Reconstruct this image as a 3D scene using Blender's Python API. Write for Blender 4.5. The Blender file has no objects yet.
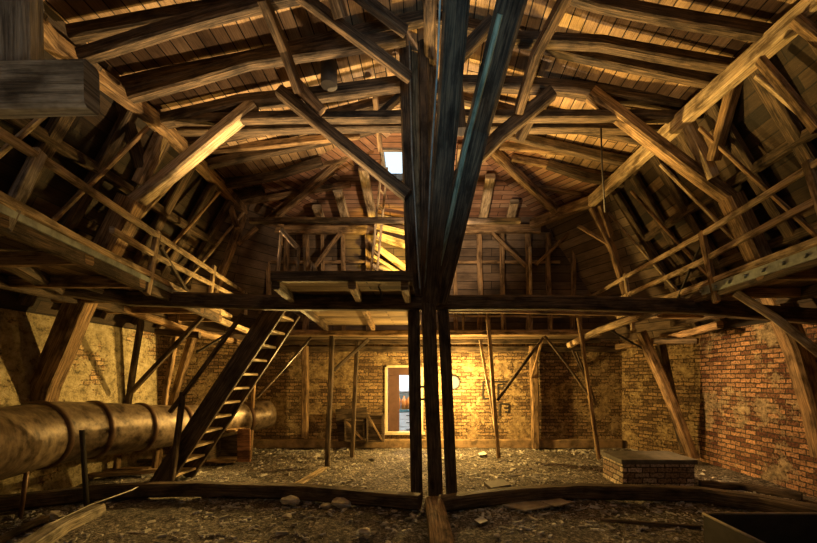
import bpy, bmesh, math, random
from mathutils import Vector, noise, Matrix
random.seed(7)
S = bpy.context.scene
COL = S.collection
F, CX, CY, H = 400.0, 430.0, 378.0, 1.7
V = Vector

def P(x, y, Y=None, z=None, X=None, L=None):
    """3D point seen at photo pixel x,y : at depth Y, or height z, or side X, or vertical plane L=((x0,y0),(x1,y1))"""
    d = V(((x-CX)/F, 1.0, (CY-y)/F))
    if Y is not None: t = Y
    elif z is not None: t = (z-H)/d.z
    elif X is not None: t = X/d.x
    else:
        (x0, y0), (x1, y1) = L
        nx, ny = (y1-y0), -(x1-x0)
        t = (x0*nx+y0*ny)/(d.x*nx+ny)
    return V((d.x*t, t, H+d.z*t))

# ---------------------------------------------------------------- materials
def nt(name):
    m = bpy.data.materials.new(name); m.use_nodes = True
    n = m.node_tree; b = n.nodes['Principled BSDF']
    return m, n, b
def node(n, t, **k):
    o = n.nodes.new(t)
    for a, v in k.items():
        if a == 'inp':
            for i, x in v.items(): o.inputs[i].default_value = x
        else: setattr(o, a, v)
    return o
def ramp(n, src, stops, interp='LINEAR'):
    r = n.nodes.new('ShaderNodeValToRGB'); r.color_ramp.interpolation = interp
    e = r.color_ramp.elements
    while len(e) < len(stops): e.new(0.5)
    for i, (p, c) in enumerate(stops):
        e[i].position = p; e[i].color = (*c, 1) if len(c) == 3 else c
    n.links.new(src, r.inputs[0]); return r.outputs[0]
def mixc(n, fac, a, b, mode='MIX'):
    m = node(n, 'ShaderNodeMix', data_type='RGBA', blend_type=mode)
    if isinstance(fac, float): m.inputs[0].default_value = fac
    else: n.links.new(fac, m.inputs[0])
    for i, v in ((6, a), (7, b)):
        if isinstance(v, tuple): m.inputs[i].default_value = (*v, 1)
        else: n.links.new(v, m.inputs[i])
    return m.outputs[2]
def uvmap(n, scale, rnd=True):
    tc = node(n, 'ShaderNodeTexCoord'); mp = node(n, 'ShaderNodeMapping')
    mp.inputs['Scale'].default_value = scale
    n.links.new(tc.outputs['UV'], mp.inputs['Vector'])
    if not rnd: return mp.outputs[0]
    oi = node(n, 'ShaderNodeObjectInfo'); mu = node(n, 'ShaderNodeMath', operation='MULTIPLY', inp={1: 37.0})
    n.links.new(oi.outputs['Random'], mu.inputs[0])
    ad = node(n, 'ShaderNodeVectorMath', operation='ADD'); cb = node(n, 'ShaderNodeCombineXYZ')
    n.links.new(mu.outputs[0], cb.inputs[0]); n.links.new(mu.outputs[0], cb.inputs[2])
    n.links.new(mp.outputs[0], ad.inputs[0]); n.links.new(cb.outputs[0], ad.inputs[1])
    return ad.outputs[0]
def noi(n, vec, sc, det=6, rough=.6, dist=0.0):
    o = node(n, 'ShaderNodeTexNoise', inp={'Scale': sc, 'Detail': det, 'Roughness': rough, 'Distortion': dist})
    n.links.new(vec, o.inputs['Vector']); return o.outputs[0]
def bump(n, b, h, st, dist=.02):
    u = node(n, 'ShaderNodeBump', inp={'Strength': st, 'Distance': dist})
    n.links.new(h, u.inputs['Height']); n.links.new(u.outputs[0], b.inputs['Normal'])

def wood(name, c0, c1, c2, rough=.75, bmp=.9, spec=.3):
    m, n, b = nt(name)
    g = noi(n, uvmap(n, (1.6, 34, 1)), 1.6, 8, .68, .6)
    k = noi(n, uvmap(n, (2.2, 5, 1)), 1.3, 5, .6)
    c = ramp(n, g, [(.36, c0), (.5, c1), (.63, c2)])
    st = ramp(n, k, [(.36, (.3, .27, .24)), (.52, (1, 1, 1)), (.7, (1.3, 1.22, 1.1))])
    c = mixc(n, 1.0, c, st, 'MULTIPLY')
    n.links.new(c, b.inputs['Base Color'])
    b.inputs['Roughness'].default_value = rough; b.inputs['Specular IOR Level'].default_value = spec
    bump(n, b, g, bmp, .02)
    return m
W_TIM = wood('hewn_timber_mat', (.09, .055, .03), (.27, .17, .085), (.42, .28, .15))
W_SHADE = wood('dark_shaded_timber_mat', (.028, .02, .014), (.085, .058, .036), (.17, .115, .068))  # dark copy of the timber: shade of unlit faces put into the colour
W_DIM = wood('dim_brown_timber_mat', (.04, .027, .017), (.14, .09, .05), (.25, .165, .095))  # timber darkened in its colour so the near braces look less lit
W_GREEN = wood('greenish_board_mat', (.1, .13, .1), (.24, .3, .22), (.36, .42, .32))
W_PALE = wood('pale_plank_mat', (.2, .14, .08), (.46, .34, .2), (.62, .5, .33))
W_GREY = wood('weathered_grey_mat', (.1, .085, .065), (.27, .23, .175), (.42, .37, .29))
W_RED = wood('reddish_board_mat', (.1, .045, .02), (.3, .14, .07), (.42, .22, .12))

def boards(name, bw, bl, cols, joint=(.012, .008, .005), stain=.5):
    """uv: u along the boards, v across (metres)"""
    m, n, b = nt(name)
    uv = uvmap(n, (1, 1, 1), False)
    br = node(n, 'ShaderNodeTexBrick', offset=.37, offset_frequency=2, squash=1.0,
              inp={'Scale': 1.0, 'Mortar Size': .008, 'Mortar Smooth': .2, 'Bias': 0.0, 'Brick Width': bl, 'Row Height': bw,
                   'Color1': (0, 0, 0, 1), 'Color2': (1, 1, 1, 1), 'Mortar': (0, 0, 0, 1)})
    n.links.new(uv, br.inputs['Vector'])
    c = ramp(n, br.outputs['Color'], [(0, cols[0]), (.45, cols[1]), (.8, cols[2]), (1, cols[3])])
    g = noi(n, uvmap(n, (1.2, 30, 1), False), 2.2, 7, .7, .5)
    c = mixc(n, 1.0, c, ramp(n, g, [(.3, (.45, .4, .36)), (.55, (1, 1, 1)), (.75, (1.3, 1.25, 1.2))]), 'MULTIPLY')
    k = noi(n, uvmap(n, (1.0, 1.6, 1), False), 1.4, 6, .62)
    c = mixc(n, stain, c, ramp(n, k, [(.36, (.22, .2, .19)), (.52, (.85, .85, .85)), (.7, (1.3, 1.3, 1.3))]), 'MULTIPLY')
    c = mixc(n, br.outputs['Fac'], c, joint)
    n.links.new(c, b.inputs['Base Color']); b.inputs['Roughness'].default_value = .8
    iv = node(n, 'ShaderNodeMath', operation='MULTIPLY_ADD', inp={1: -1.0, 2: 0.0})
    n.links.new(br.outputs['Fac'], iv.inputs[0])
    ad = node(n, 'ShaderNodeMath', operation='MULTIPLY_ADD', inp={1: .5}); n.links.new(g, ad.inputs[0]); n.links.new(iv.outputs[0], ad.inputs[2])
    bump(n, b, ad.outputs[0], .8, .03)
    return m
B_ROOF = boards('roof_boards_mat', .17, 2.3, [(.26, .16, .08), (.42, .27, .14), (.55, .37, .2), (.68, .48, .28)], stain=.7)
B_HIP = boards('hip_boards_mat', .14, 2.6, [(.22, .1, .055), (.36, .18, .1), (.48, .27, .16), (.5, .33, .21)])
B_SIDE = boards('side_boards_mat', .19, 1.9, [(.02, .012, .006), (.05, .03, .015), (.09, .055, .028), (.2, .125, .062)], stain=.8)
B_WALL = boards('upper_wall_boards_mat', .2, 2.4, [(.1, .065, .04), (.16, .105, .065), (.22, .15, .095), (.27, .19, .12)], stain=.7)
B_DECK = boards('deck_boards_mat', .16, 2.1, [(.15, .1, .055), (.3, .21, .11), (.4, .29, .16), (.5, .37, .22)])

def masonry(name, brick, brick2, mortar, plaster, plaster2, thr, bias=0.0, bs=1.0):
    m, n, b = nt(name)
    uv = uvmap(n, (1, 1, 1), False)
    w = noi(n, uv, 7, 6); wv = node(n, 'ShaderNodeVectorMath', operation='MULTIPLY_ADD')
    wv.inputs[1].default_value = (.05, .05, 0); n.links.new(w, wv.inputs[0]); n.links.new(uv, wv.inputs[2])
    br = node(n, 'ShaderNodeTexBrick', offset=.5, inp={'Scale': 1.0, 'Mortar Size': .011, 'Mortar Smooth': .3, 'Bias': -.1,
              'Brick Width': .23, 'Row Height': .082, 'Color1': (0, 0, 0, 1), 'Color2': (1, 1, 1, 1), 'Mortar': (.5, .5, .5, 1)})
    n.links.new(wv.outputs[0], br.inputs['Vector'])
    fine = noi(n, uv, 26, 5, .7)
    c = ramp(n, br.outputs['Color'], [(0, brick), (.5, brick2), (.85, tuple(min(1, q*1.5) for q in brick2)), (1, plaster)])
    c = mixc(n, br.outputs['Fac'], c, mortar)
    c = mixc(n, .85, c, ramp(n, fine, [(.38, (.22, .2, .18)), (.52, (1, 1, 1)), (.66, (1.5, 1.45, 1.4))]), 'MULTIPLY')
    big = noi(n, uv, 1.3, 10, .74, .2)
    pl = ramp(n, noi(n, uv, 6.5, 10, .78), [(.36, tuple(q*.2 for q in plaster2)), (.5, plaster2), (.62, plaster)])
    # plaster also flakes off brick by brick
    s = node(n, 'ShaderNodeMath', operation='MULTIPLY_ADD', inp={1: .16}); n.links.new(fine, s.inputs[0]); n.links.new(big, s.inputs[2])
    cov = ramp(n, s.outputs[0], [(thr-.02, (0, 0, 0)), (thr+.03, (1, 1, 1))])
    c = mixc(n, cov, c, pl)
    n.links.new(c, b.inputs['Base Color']); b.inputs['Roughness'].default_value = .9
    iv = node(n, 'ShaderNodeMath', operation='SUBTRACT', inp={0: 1.0}); n.links.new(br.outputs['Fac'], iv.inputs[1])
    hm = mixc(n, cov, iv.outputs[0], (.9, .9, .9))
    hb = node(n, 'ShaderNodeMath', operation='MULTIPLY_ADD', inp={1: 1.1}); n.links.new(fine, hb.inputs[0]); n.links.new(hm, hb.inputs[2])
    bump(n, b, hb.outputs[0], 1.0, .03*bs)
    return m
M_BACK = masonry('back_masonry_mat', (.13, .075, .035), (.3, .19, .09), (.07, .045, .022), (.56, .42, .21), (.32, .215, .1), .6)
M_LEFT = masonry('left_plaster_mat', (.3, .17, .08), (.45, .3, .16), (.2, .15, .09), (.62, .53, .34), (.46, .37, .2), .5)
M_RIGHT = masonry('right_brick_mat', (.16, .06, .03), (.42, .23, .115), (.07, .05, .03), (.6, .45, .26), (.32, .24, .14), .63, bs=1.6)

def plain(name, col, rough=.6, metal=0.0, var=.5, sc=6, b_=.3, col2=None):
    m, n, b = nt(name)
    tc = node(n, 'ShaderNodeTexCoord'); g = noi(n, tc.outputs['Object'], sc, 7, .65)
    c2 = col2 or tuple(q*var for q in col)
    n.links.new(ramp(n, g, [(.36, c2), (.62, col)]), b.inputs['Base Color'])
    b.inputs['Roughness'].default_value = rough; b.inputs['Metallic'].default_value = metal
    bump(n, b, g, b_, .01)
    return m
def dirt():
    m, n, b = nt('dirt_floor_mat')
    tc = node(n, 'ShaderNodeTexCoord'); o = tc.outputs['Object']
    a = noi(n, o, 1.1, 8, .65); f = noi(n, o, 24, 8, .8); k = noi(n, o, 6, 8, .7)
    c = ramp(n, f, [(.38, (.03, .027, .024)), (.49, (.17, .15, .125)), (.58, (.45, .4, .34)), (.68, (.9, .85, .78))])
    c = mixc(n, .8, c, ramp(n, k, [(.36, (.35, .33, .31)), (.6, (1.15, 1.1, 1.05))]), 'MULTIPLY')
    c = mixc(n, .6, c, ramp(n, a, [(.4, (.4, .36, .32)), (.6, (1.2, 1.15, 1.05))]), 'MULTIPLY')
    n.links.new(c, b.inputs['Base Color']); b.inputs['Roughness'].default_value = .95
    s = node(n, 'ShaderNodeMath', operation='ADD'); n.links.new(f, s.inputs[0]); n.links.new(k, s.inputs[1])
    bump(n, b, s.outputs[0], 1.0, .07)
    return m
M_DIRT = dirt()
M_RUST = plain('rusty_pipe_mat', (.27, .2, .13), .45, .3, sc=7, b_=.5, col2=(.05, .03, .018))
M_BAND = plain('dark_band_mat', (.16, .09, .05), .5, .3)
M_IRON = plain('black_iron_mat', (.045, .035, .025), .7, .1)
M_STEEL = plain('galvanised_mat', (.34, .38, .36), .45, .5, var=.45)
M_STONE = plain('pale_stone_mat', (.6, .53, .42), .9, sc=9, b_=.6)
M_PAPER = plain('paper_mat', (.72, .68, .6), .8, sc=5)
M_SHEET = plain('dirty_sheet_mat', (.4, .33, .23), .8, sc=5)
M_SLAB = plain('dark_slab_mat', (.13, .11, .09), .8, sc=9)
M_WHITE = plain('white_laminate_mat', (.85, .88, .9), .4, var=.9)
M_TEAL = plain('teal_mat', (.12, .3, .34), .4)
M_ORANGE = plain('orange_plastic_mat', (.85, .27, .04), .4, var=.8)
M_PAINT = plain('dark_paint_mat', (.02, .015, .012), .6)
M_DOORB = plain('brown_door_mat', (.1, .05, .04), .5, var=.7)
M_PWALL = plain('pantry_wall_mat', (.75, .76, .74), .8, var=.9)
M_FRAME = plain('pale_frame_mat', (.75, .62, .4), .6, var=.7)
M_PLINTH = masonry('plinth_brick_mat', (.3, .2, .13), (.5, .4, .28), (.08, .06, .04), (.6, .52, .42), (.4, .33, .25), .72)
M_LEDGE = plain('ledge_mat', (.34, .22, .11), .9, sc=5, b_=.6, var=.35)
M_CABLE = plain('pale_cable_mat', (.6, .55, .45), .6)

# ---------------------------------------------------------------- object helpers
def props(o, label=None, cat=None, group=None, kind=None):
    if label: o['label'] = label
    if cat: o['category'] = cat
    if group: o['group'] = group
    if kind: o['kind'] = kind
    return o
def link(name, me, mat, parent=None, loc=None):
    o = bpy.data.objects.new(name, me); COL.objects.link(o)
    if mat:
        me.materials.clear(); me.materials.append(mat)
    if parent:
        o.parent = parent
        o.location = (V(loc)-V(parent.location)) if loc is not None else (0, 0, 0)
    elif loc is not None: o.location = loc
    return o
def empty(name, loc, label, cat, group=None):
    o = bpy.data.objects.new(name, None); COL.objects.link(o); o.location = loc; o.empty_display_size = .1
    return props(o, label, cat, group)

def sweep_mesh(pts, w, h, up=None, jit=.012, step=.16, ch=.16, taper=1.0):
    pts = [V(p) for p in pts]; org = pts[0].copy()
    bm = bmesh.new(); uvl = bm.loops.layers.uv.new('UVMap')
    sd = random.random()*100
    ring_c = []; L = 0
    tang = []
    for i in range(len(pts)):
        a = pts[max(0, i-1)]; b = pts[min(len(pts)-1, i+1)]
        tang.append((b-a).normalized())
    for i in range(len(pts)-1):
        seg = (pts[i+1]-pts[i]).length; n = max(1, int(seg/step))
        for k in range(n + (1 if i == len(pts)-2 else 0)):
            f = k/n
            ring_c.append((pts[i].lerp(pts[i+1], f), tang[i].lerp(tang[i+1], f).normalized(), L+seg*f))
        L += seg
    T = (pts[-1]-pts[0]).normalized()
    if up is None: up = V((0, 0, 1)) if abs(T.z) < .8 else V((0, 1, 0))
    up = V(up)
    c = ch*min(w, h)
    prof = [(-w/2+c, -h/2), (w/2-c, -h/2), (w/2, -h/2+c), (w/2, h/2-c), (w/2-c, h/2), (-w/2+c, h/2), (-w/2, h/2-c), (-w/2, -h/2+c)]
    per = [0]
    for i in range(8):
        a, b = prof[i], prof[(i+1) % 8]; per.append(per[-1]+math.hypot(a[0]-b[0], a[1]-b[1]))
    rings = []
    for (p, t, l) in ring_c:
        s = t.cross(up).normalized(); u = s.cross(t).normalized()
        bend = V((noise.noise(V((l*.6, sd, 0))), noise.noise(V((l*.6, sd, 7))), 0))*jit*1.6
        sc = 1+(taper-1)*l/max(L, .001)
        r = []
        for j, (a, b) in enumerate(prof):
            q = noise.noise(V((l*2.2, j*1.7, sd)))*jit
            k = 1+q/max(min(w, h), .02)*.5
            r.append(bm.verts.new(p-org+s*(a*k*sc+bend.x)+u*(b*k*sc+bend.y)))
        rings.append((r, l))
    for i in range(len(rings)-1):
        (r0, l0), (r1, l1) = rings[i], rings[i+1]
        for j in range(8):
            f = bm.faces.new((r0[j], r0[(j+1) % 8], r1[(j+1) % 8], r1[j]))
            for lp, uvc in zip(f.loops, ((l0, per[j]), (l0, per[j+1]), (l1, per[j+1]), (l1, per[j]))): lp[uvl].uv = uvc
    for r in (rings[0][0][::-1], rings[-1][0]):
        f = bm.faces.new(r)
        for lp in f.loops: lp[uvl].uv = (lp.vert.co.x*.3, lp.vert.co.z)
    bmesh.ops.recalc_face_normals(bm, faces=bm.faces)
    me = bpy.data.meshes.new('m'); bm.to_mesh(me); bm.free()
    return me, org
def tim(name, label, pts, w, h, mat=None, cat='beam', group=None, parent=None, up=None, jit=.012, taper=1.0, ch=.16):
    me, org = sweep_mesh(pts, w, h, up, jit, taper=taper, ch=ch)
    o = link(name, me, mat or W_TIM, parent, org)
    if parent is None: props(o, label, cat, group)
    elif label: o['label'] = label
    return o
def tube_mesh(pts, rad, seg=14, closed_ends=True, wob=0.0):
    pts = [V(p) for p in pts]; org = pts[0].copy()
    if not isinstance(rad, (list, tuple)): rad = [rad]*len(pts)
    bm = bmesh.new(); uvl = bm.loops.layers.uv.new('UVMap'); rings = []
    for i, p in enumerate(pts):
        t = (pts[min(len(pts)-1, i+1)]-pts[max(0, i-1)]).normalized()
        ref = V((0, 0, 1)) if abs(t.z) < .85 else V((1, 0, 0))
        s = t.cross(ref).normalized(); u = s.cross(t)
        rings.append([bm.verts.new(p-org+(s*math.cos(a)+u*math.sin(a))*rad[i]*(1+wob*noise.noise(V((a, i, 3)))))
                      for a in [2*math.pi*k/seg for k in range(seg)]])
    for i in range(len(rings)-1):
        for k in range(seg):
            f = bm.faces.new((rings[i][k], rings[i][(k+1) % seg], rings[i+1][(k+1) % seg], rings[i+1][k])); f.smooth = True
    if closed_ends:
        bm.faces.new(rings[0][::-1]); bm.faces.new(rings[-1])
    bmesh.ops.recalc_face_normals(bm, faces=bm.faces)
    me = bpy.data.meshes.new('t'); bm.to_mesh(me); bm.free(); return me, org
def tube(name, label, pts, rad, mat, cat='pipe', parent=None, seg=14, group=None):
    me, org = tube_mesh(pts, rad, seg); o = link(name, me, mat, parent, org)
    if parent is None: props(o, label, cat, group)
    return o
def box_mesh(lo, hi, bev=.006, rot=0, org=None):
    lo, hi = V(lo), V(hi); c = (lo+hi)/2 if org is None else V(org)
    bm = bmesh.new(); bmesh.ops.create_cube(bm, size=1)
    d = hi-lo
    for v in bm.verts: v.co = V((v.co.x*d.x, v.co.y*d.y, v.co.z*d.z))
    if bev > 0: bmesh.ops.bevel(bm, geom=bm.edges[:], offset=min(bev, min(d)*.3), segments=1, affect='EDGES')
    if rot: bmesh.ops.rotate(bm, verts=bm.verts, cent=(0, 0, 0), matrix=Matrix.Rotation(rot, 3, 'Z'))
    off = (lo+hi)/2-c
    uvl = bm.loops.layers.uv.new('UVMap')
    for v in bm.verts: v.co += off
    bm.normal_update()
    for f in bm.faces:
        n = f.normal; ax = max(range(3), key=lambda i: abs(n[i]))
        for lp in f.loops:
            q = lp.vert.co
            lp[uvl].uv = ((q.y, q.z), (q.x, q.z), (q.x, q.y))[ax] if d.x >= d.y or ax == 0 else ((q.y, q.z), (q.z, q.x), (q.y, q.x))[ax]
    me = bpy.data.meshes.new('b'); bm.to_mesh(me); bm.free(); return me, c
def box(name, label, lo, hi, mat, cat='box', parent=None, bev=.006, rot=0, group=None):
    me, c = box_mesh(lo, hi, bev, rot); o = link(name, me, mat, parent, c)
    if parent is None: props(o, label, cat, group)
    elif label: o['label'] = label
    return o
def slab(name, quad, thick, mat, udir, kind='structure', parent=None, outward=None, org=None):
    """planar polygon, metric uv with u along udir, extruded by thick along outward"""
    q = [V(p) for p in quad]; org = q[0].copy() if org is None else V(org)
    nrm = (q[1]-q[0]).cross(q[2]-q[0]).normalized()
    if outward is not None and nrm.dot(V(outward)) < 0: nrm = -nrm
    bm = bmesh.new(); uvl = bm.loops.layers.uv.new('UVMap')
    a = [bm.verts.new(p-org) for p in q]; b = [bm.verts.new(p-org+nrm*thick) for p in q]
    bm.faces.new(a); bm.faces.new(b[::-1])
    for i in range(len(q)):
        j = (i+1) % len(q); bm.faces.new((a[j], a[i], b[i], b[j]))
    bmesh.ops.recalc_face_normals(bm, faces=bm.faces)
    u = V(udir).normalized(); vv = nrm.cross(u).normalized(); u = vv.cross(nrm)
    for f in bm.faces:
        for lp in f.loops:
            p = lp.vert.co+org; lp[uvl].uv = (p.dot(u), p.dot(vv))
    me = bpy.data.meshes.new('s'); bm.to_mesh(me); bm.free()
    o = link(name, me, mat, parent, org)
    if kind and parent is None: o['kind'] = kind
    return o
def blob(name, label, loc, r, mat, cat='stone', sq=(1, 1, .6), sd=0, group=None, sub=2):
    bm = bmesh.new(); bmesh.ops.create_icosphere(bm, subdivisions=sub, radius=r)
    for v in bm.verts:
        k = 1+.55*noise.noise(v.co/r*1.1+V((sd*7.3, sd, 0)))+.15*noise.noise(v.co/r*3+V((sd, 0, 0)))
        v.co = V((v.co.x*sq[0], v.co.y*sq[1], v.co.z*sq[2]))*k
    zmin = min(v.co.z for v in bm.verts)
    for v in bm.verts: v.co.z -= zmin
    me = bpy.data.meshes.new('bl'); bm.to_mesh(me); bm.free()
    return props(link(name, me, mat, None, loc), label, cat, group)

# ---------------------------------------------------------------- shell
ZB, ZP, ZR = 2.72, 5.5, 6.35
YN, YB, YA = -2.6, 9.9, 6.9                       # near end, back wall, hip apex
LO = [(-5.65, YN), (-5.65, 8.3), (-4.5, YB), (4.75, YB), (5.6, 8.3), (5.6, YN)]      # brick ring
UP = [(-3.95, YN), (-3.95, 8.5), (-3.3, 9.75), (2.6, 9.75), (3.75, 8.3), (3.75, YN)]  # purlin ring
# floor with uneven ground
bm = bmesh.new(); NX, NY = 110, 120
grid = [[bm.verts.new((-6+12*i/NX, -3+13.2*j/NY,
        .05*noise.noise(V((i*.13, j*.13, 0)))+.03*noise.noise(V((i*.45, j*.45, 5)))+.015*noise.noise(V((i*1.3, j*1.3, 9)))-.02)) for i in range(NX+1)] for j in range(NY+1)]
for j in range(NY):
    for i in range(NX):
        bm.faces.new((grid[j][i], grid[j][i+1], grid[j+1][i+1], grid[j+1][i])).smooth = True
me = bpy.data.meshes.new('floor'); bm.to_mesh(me); bm.free()
o = link('floor', me, M_DIRT); o['kind'] = 'structure'
slab('wall_left', [(-5.65, YN, -.1), (-5.65, 8.3, -.1), (-5.65, 8.3, 3.35), (-5.65, YN, 3.35)], .3, M_LEFT, (0, 1, 0), outward=(-1, 0, 0))
slab('wall_left_corner', [(-5.65, 8.3, -.1), (-4.5, YB, -.1), (-4.5, YB, 3.1), (-5.65, 8.3, 3.1)], .3, M_BACK, (1.15, 1.6, 0), outward=(-1, 1, 0))
slab('wall_right', [(5.6, YN, -.1), (5.6, 8.3, -.1), (5.6, 8.3, ZB), (5.6, YN, ZB)], .3, M_RIGHT, (0, 1, 0), outward=(1, 0, 0))
slab('wall_right_corner', [(5.6, 8.3, -.1), (4.75, YB, -.1), (4.75, YB, ZB), (5.6, 8.3, ZB)], .3, M_BACK, (-.85, 1.6, 0), outward=(1, 1, 0))
# back wall with the opening (one mesh of four slabs joined)
OX0, OX1, OZ0, OZ1 = -1.07, -.22, .36, 1.97
def joined(name, parts):
    bm = bmesh.new()
    for o in parts:
        t = o.data.copy(); t.transform(Matrix.Translation(o.location)); bm.from_mesh(t)
        bpy.data.objects.remove(o)
    me = bpy.data.meshes.new(name); bm.to_mesh(me); bm.free(); return me
ps = []
for (x0, x1, z0, z1) in ((-4.5, OX0, -.1, ZB), (OX1, 4.75, -.1, ZB), (OX0, OX1, -.1, OZ0), (OX0, OX1, OZ1, ZB)):
    ps.append(slab('x', [(x0, YB, z0), (x1, YB, z0), (x1, YB, z1), (x0, YB, z1)], .3, M_BACK, (1, 0, 0), None, outward=(0, 1, 0)))
o = link('wall_back', joined('wb', ps), M_BACK); o['kind'] = 'structure'
slab('wall_rear', [(-5.65, YN, -.1), (5.6, YN, -.1), (5.6, YN, 5.4), (-5.65, YN, 5.4)], .2, M_LEFT, (1, 0, 0), outward=(0, -1, 0))
names = ['wall_upper_left', 'wall_upper_left_corner', 'wall_upper_back', 'wall_upper_right_corner', 'wall_upper_right']
for i, nm in enumerate(names):
    a, b, c, d = LO[i], LO[i+1], UP[i+1], UP[i]
    zb = 2.62
    k = 1.012
    q = [V((a[0], a[1], zb)), V((b[0], b[1], zb)), V((c[0], c[1], ZP+.24)), V((d[0], d[1], ZP+.24))]
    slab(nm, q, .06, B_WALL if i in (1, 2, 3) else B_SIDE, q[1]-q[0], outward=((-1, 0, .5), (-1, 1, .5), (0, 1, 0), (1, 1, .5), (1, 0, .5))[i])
# roof : left slope, right slope, hip with the skylight hole
RO = .13
def rz(X, side): return ZP+RO+(ZR-ZP)*(1-abs(X)/abs(UP[0][0] if side < 0 else UP[4][0]))
EX = 1.05
def ovr(x, y, z, sy=True):
    return (x*EX, YA+(y-YA)*EX if sy else y, ZR+RO+(z-ZR-RO)*EX)
def hz(Y): return ZP+RO+(ZR-ZP)*(9.75-Y)/(9.75-YA)
slab('ceiling_left_slope', [ovr(-3.95, YN, ZP+RO, False), ovr(-3.95, 8.5, ZP+RO), (0, YA, ZR+RO), (0, YN, ZR+RO)], .05, B_ROOF, (0, 1, 0), outward=(0, 0, 1))
slab('ceiling_right_slope', [ovr(3.75, YN, ZP+RO, False), ovr(3.75, 8.3, ZP+RO), (0, YA, ZR+RO), (0, YN, ZR+RO)], .05, B_ROOF, (0, 1, 0), outward=(0, 0, 1))
slab('ceiling_left_corner', [ovr(-3.95, 8.5, ZP+RO), ovr(-3.3, 9.75, ZP+RO), (0, YA, ZR+RO)], .05, B_HIP, (.65, 1.25, 0), outward=(0, 0, 1))
slab('ceiling_right_corner', [ovr(3.75, 8.3, ZP+RO), ovr(2.6, 9.75, ZP+RO), (0, YA, ZR+RO)], .05, B_HIP, (-1.15, 1.45, 0), outward=(0, 0, 1))
SX0, SX1 = -.95, -.38
def sk(y):  # depth where the pixel row meets the hip plane
    a = (ZR-ZP)/(9.75-YA); d = (CY-y)/F
    return (ZP+RO-H+a*9.75)/(d+a)
SY0, SY1 = sk(149), sk(179)
xl = lambda Y: -3.3*(Y-YA)/(9.75-YA); xr = lambda Y: 2.6*(Y-YA)/(9.75-YA)
polys = [[(0, YA), (xl(SY0), SY0), (xr(SY0), SY0)],
         [(xl(SY0), SY0), (SX0, SY0), (SX0, SY1), (xl(SY1), SY1)],
         [(SX1, SY0), (xr(SY0), SY0), (xr(SY1), SY1), (SX1, SY1)],
         [(xl(SY1), SY1), (xr(SY1), SY1), ovr(2.6, 9.75, 0)[:2], ovr(-3.3, 9.75, 0)[:2]]]
ps = [slab('x', [(x, y, hz(y)) for x, y in pl], .05, B_HIP, (1, 0, 0), None, outward=(0, 0, 1)) for pl in polys]
o = link('ceiling_hip_slope', joined('hip', ps), B_HIP); o['kind'] = 'structure'
# skylight frame and glass
m, n, b = nt('skylight_glass_mat'); b.inputs['Transmission Weight'].default_value = 1; b.inputs['Roughness'].default_value = .3; b.inputs['Base Color'].default_value = (.85, .93, 1, 1); b.inputs['IOR'].default_value = 1.05
M_GLASS = m
wf = []
for (x0, y0, x1, y1) in ((SX0, SY0, SX1, SY0), (SX0, SY1, SX1, SY1), (SX0, SY0, SX0, SY1), (SX1, SY0, SX1, SY1)):
    me, org = sweep_mesh([(x0, y0, hz(y0)+.03), (x1, y1, hz(y1)+.03)], .06, .16, jit=0); wf.append(link('x', me, W_GREY, None, org))
sky = link('window_1', joined('sky', wf), W_GREY); sky['kind'] = 'structure'
g = slab('pane', [(SX0, SY0, hz(SY0)+.1), (SX1, SY0, hz(SY0)+.1), (SX1, SY1, hz(SY1)+.1), (SX0, SY1, hz(SY1)+.1)], .006, M_GLASS, (1, 0, 0), None, sky)
# ledge along the foot of the back wall
bb = box('baseboard_back', None, (-4.5, YB-.16, -.02), (4.7, YB, .2), M_LEDGE, bev=.02); bb['kind'] = 'structure'
# window opening frame, room behind
fr = []
for lo, hi in (((OX0-.05, YB-.03, OZ0-.05), (OX0+.01, YB+.1, OZ1+.05)), ((OX1-.01, YB-.03, OZ0-.05), (OX1+.05, YB+.1, OZ1+.05)),
               ((OX0-.05, YB-.03, OZ1-.01), (OX1+.05, YB+.1, OZ1+.05)), ((OX0-.12, YB-.1, OZ0-.06), (OX1+.1, YB+.1, OZ0+.01))):
    me, c = box_mesh(lo, hi); fr.append(link('x', me, M_FRAME, None, c))
o = link('door_1', joined('fr', fr), M_FRAME); o['kind'] = 'structure'
box('door_leaf', 'brown inner door leaf', (OX0+.02, YB+.12, OZ0+.0), (OX0+.3, YB+.16, OZ1-.2), M_DOORB, parent=o)
box('transom_panel', 'dark panel over the leaf', (OX0+.02, YB+.12, OZ1-.2), (OX1, YB+.16, OZ1), M_DOORB, parent=o)
ps = []
for q, ud, ow in (([(-2.4, 12.6, -.1), (.8, 12.6, -.1), (.8, 12.6, 2.6), (-2.4, 12.6, 2.6)], (1, 0, 0), (0, 1, 0)),
                  ([(-2.4, 10.2, -.1), (-2.4, 12.6, -.1), (-2.4, 12.6, 2.6), (-2.4, 10.2, 2.6)], (0, 1, 0), (-1, 0, 0)),
                  ([(.8, 10.2, -.1), (.8, 12.6, -.1), (.8, 12.6, 2.6), (.8, 10.2, 2.6)], (0, 1, 0), (1, 0, 0)),
                  ([(-2.4, 10.2, 2.6), (.8, 10.2, 2.6), (.8, 12.6, 2.6), (-2.4, 12.6, 2.6)], (1, 0, 0), (0, 0, 1)),
                  ([(-2.4, 10.2, -.1), (.8, 10.2, -.1), (.8, 12.6, -.1), (-2.4, 12.6, -.1)], (1, 0, 0), (0, 0, -1))):
    ps.append(slab('x', q, .05, M_PWALL, ud, None, outward=ow))
o = link('wall_side_room', joined('room', ps), M_PWALL); o['kind'] = 'structure'
cab = empty('kitchen_cabinet', (-.8, 12.2, 0), 'white drawer cabinet with teal top in the bright side room beyond the opening', 'cabinet')
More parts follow.
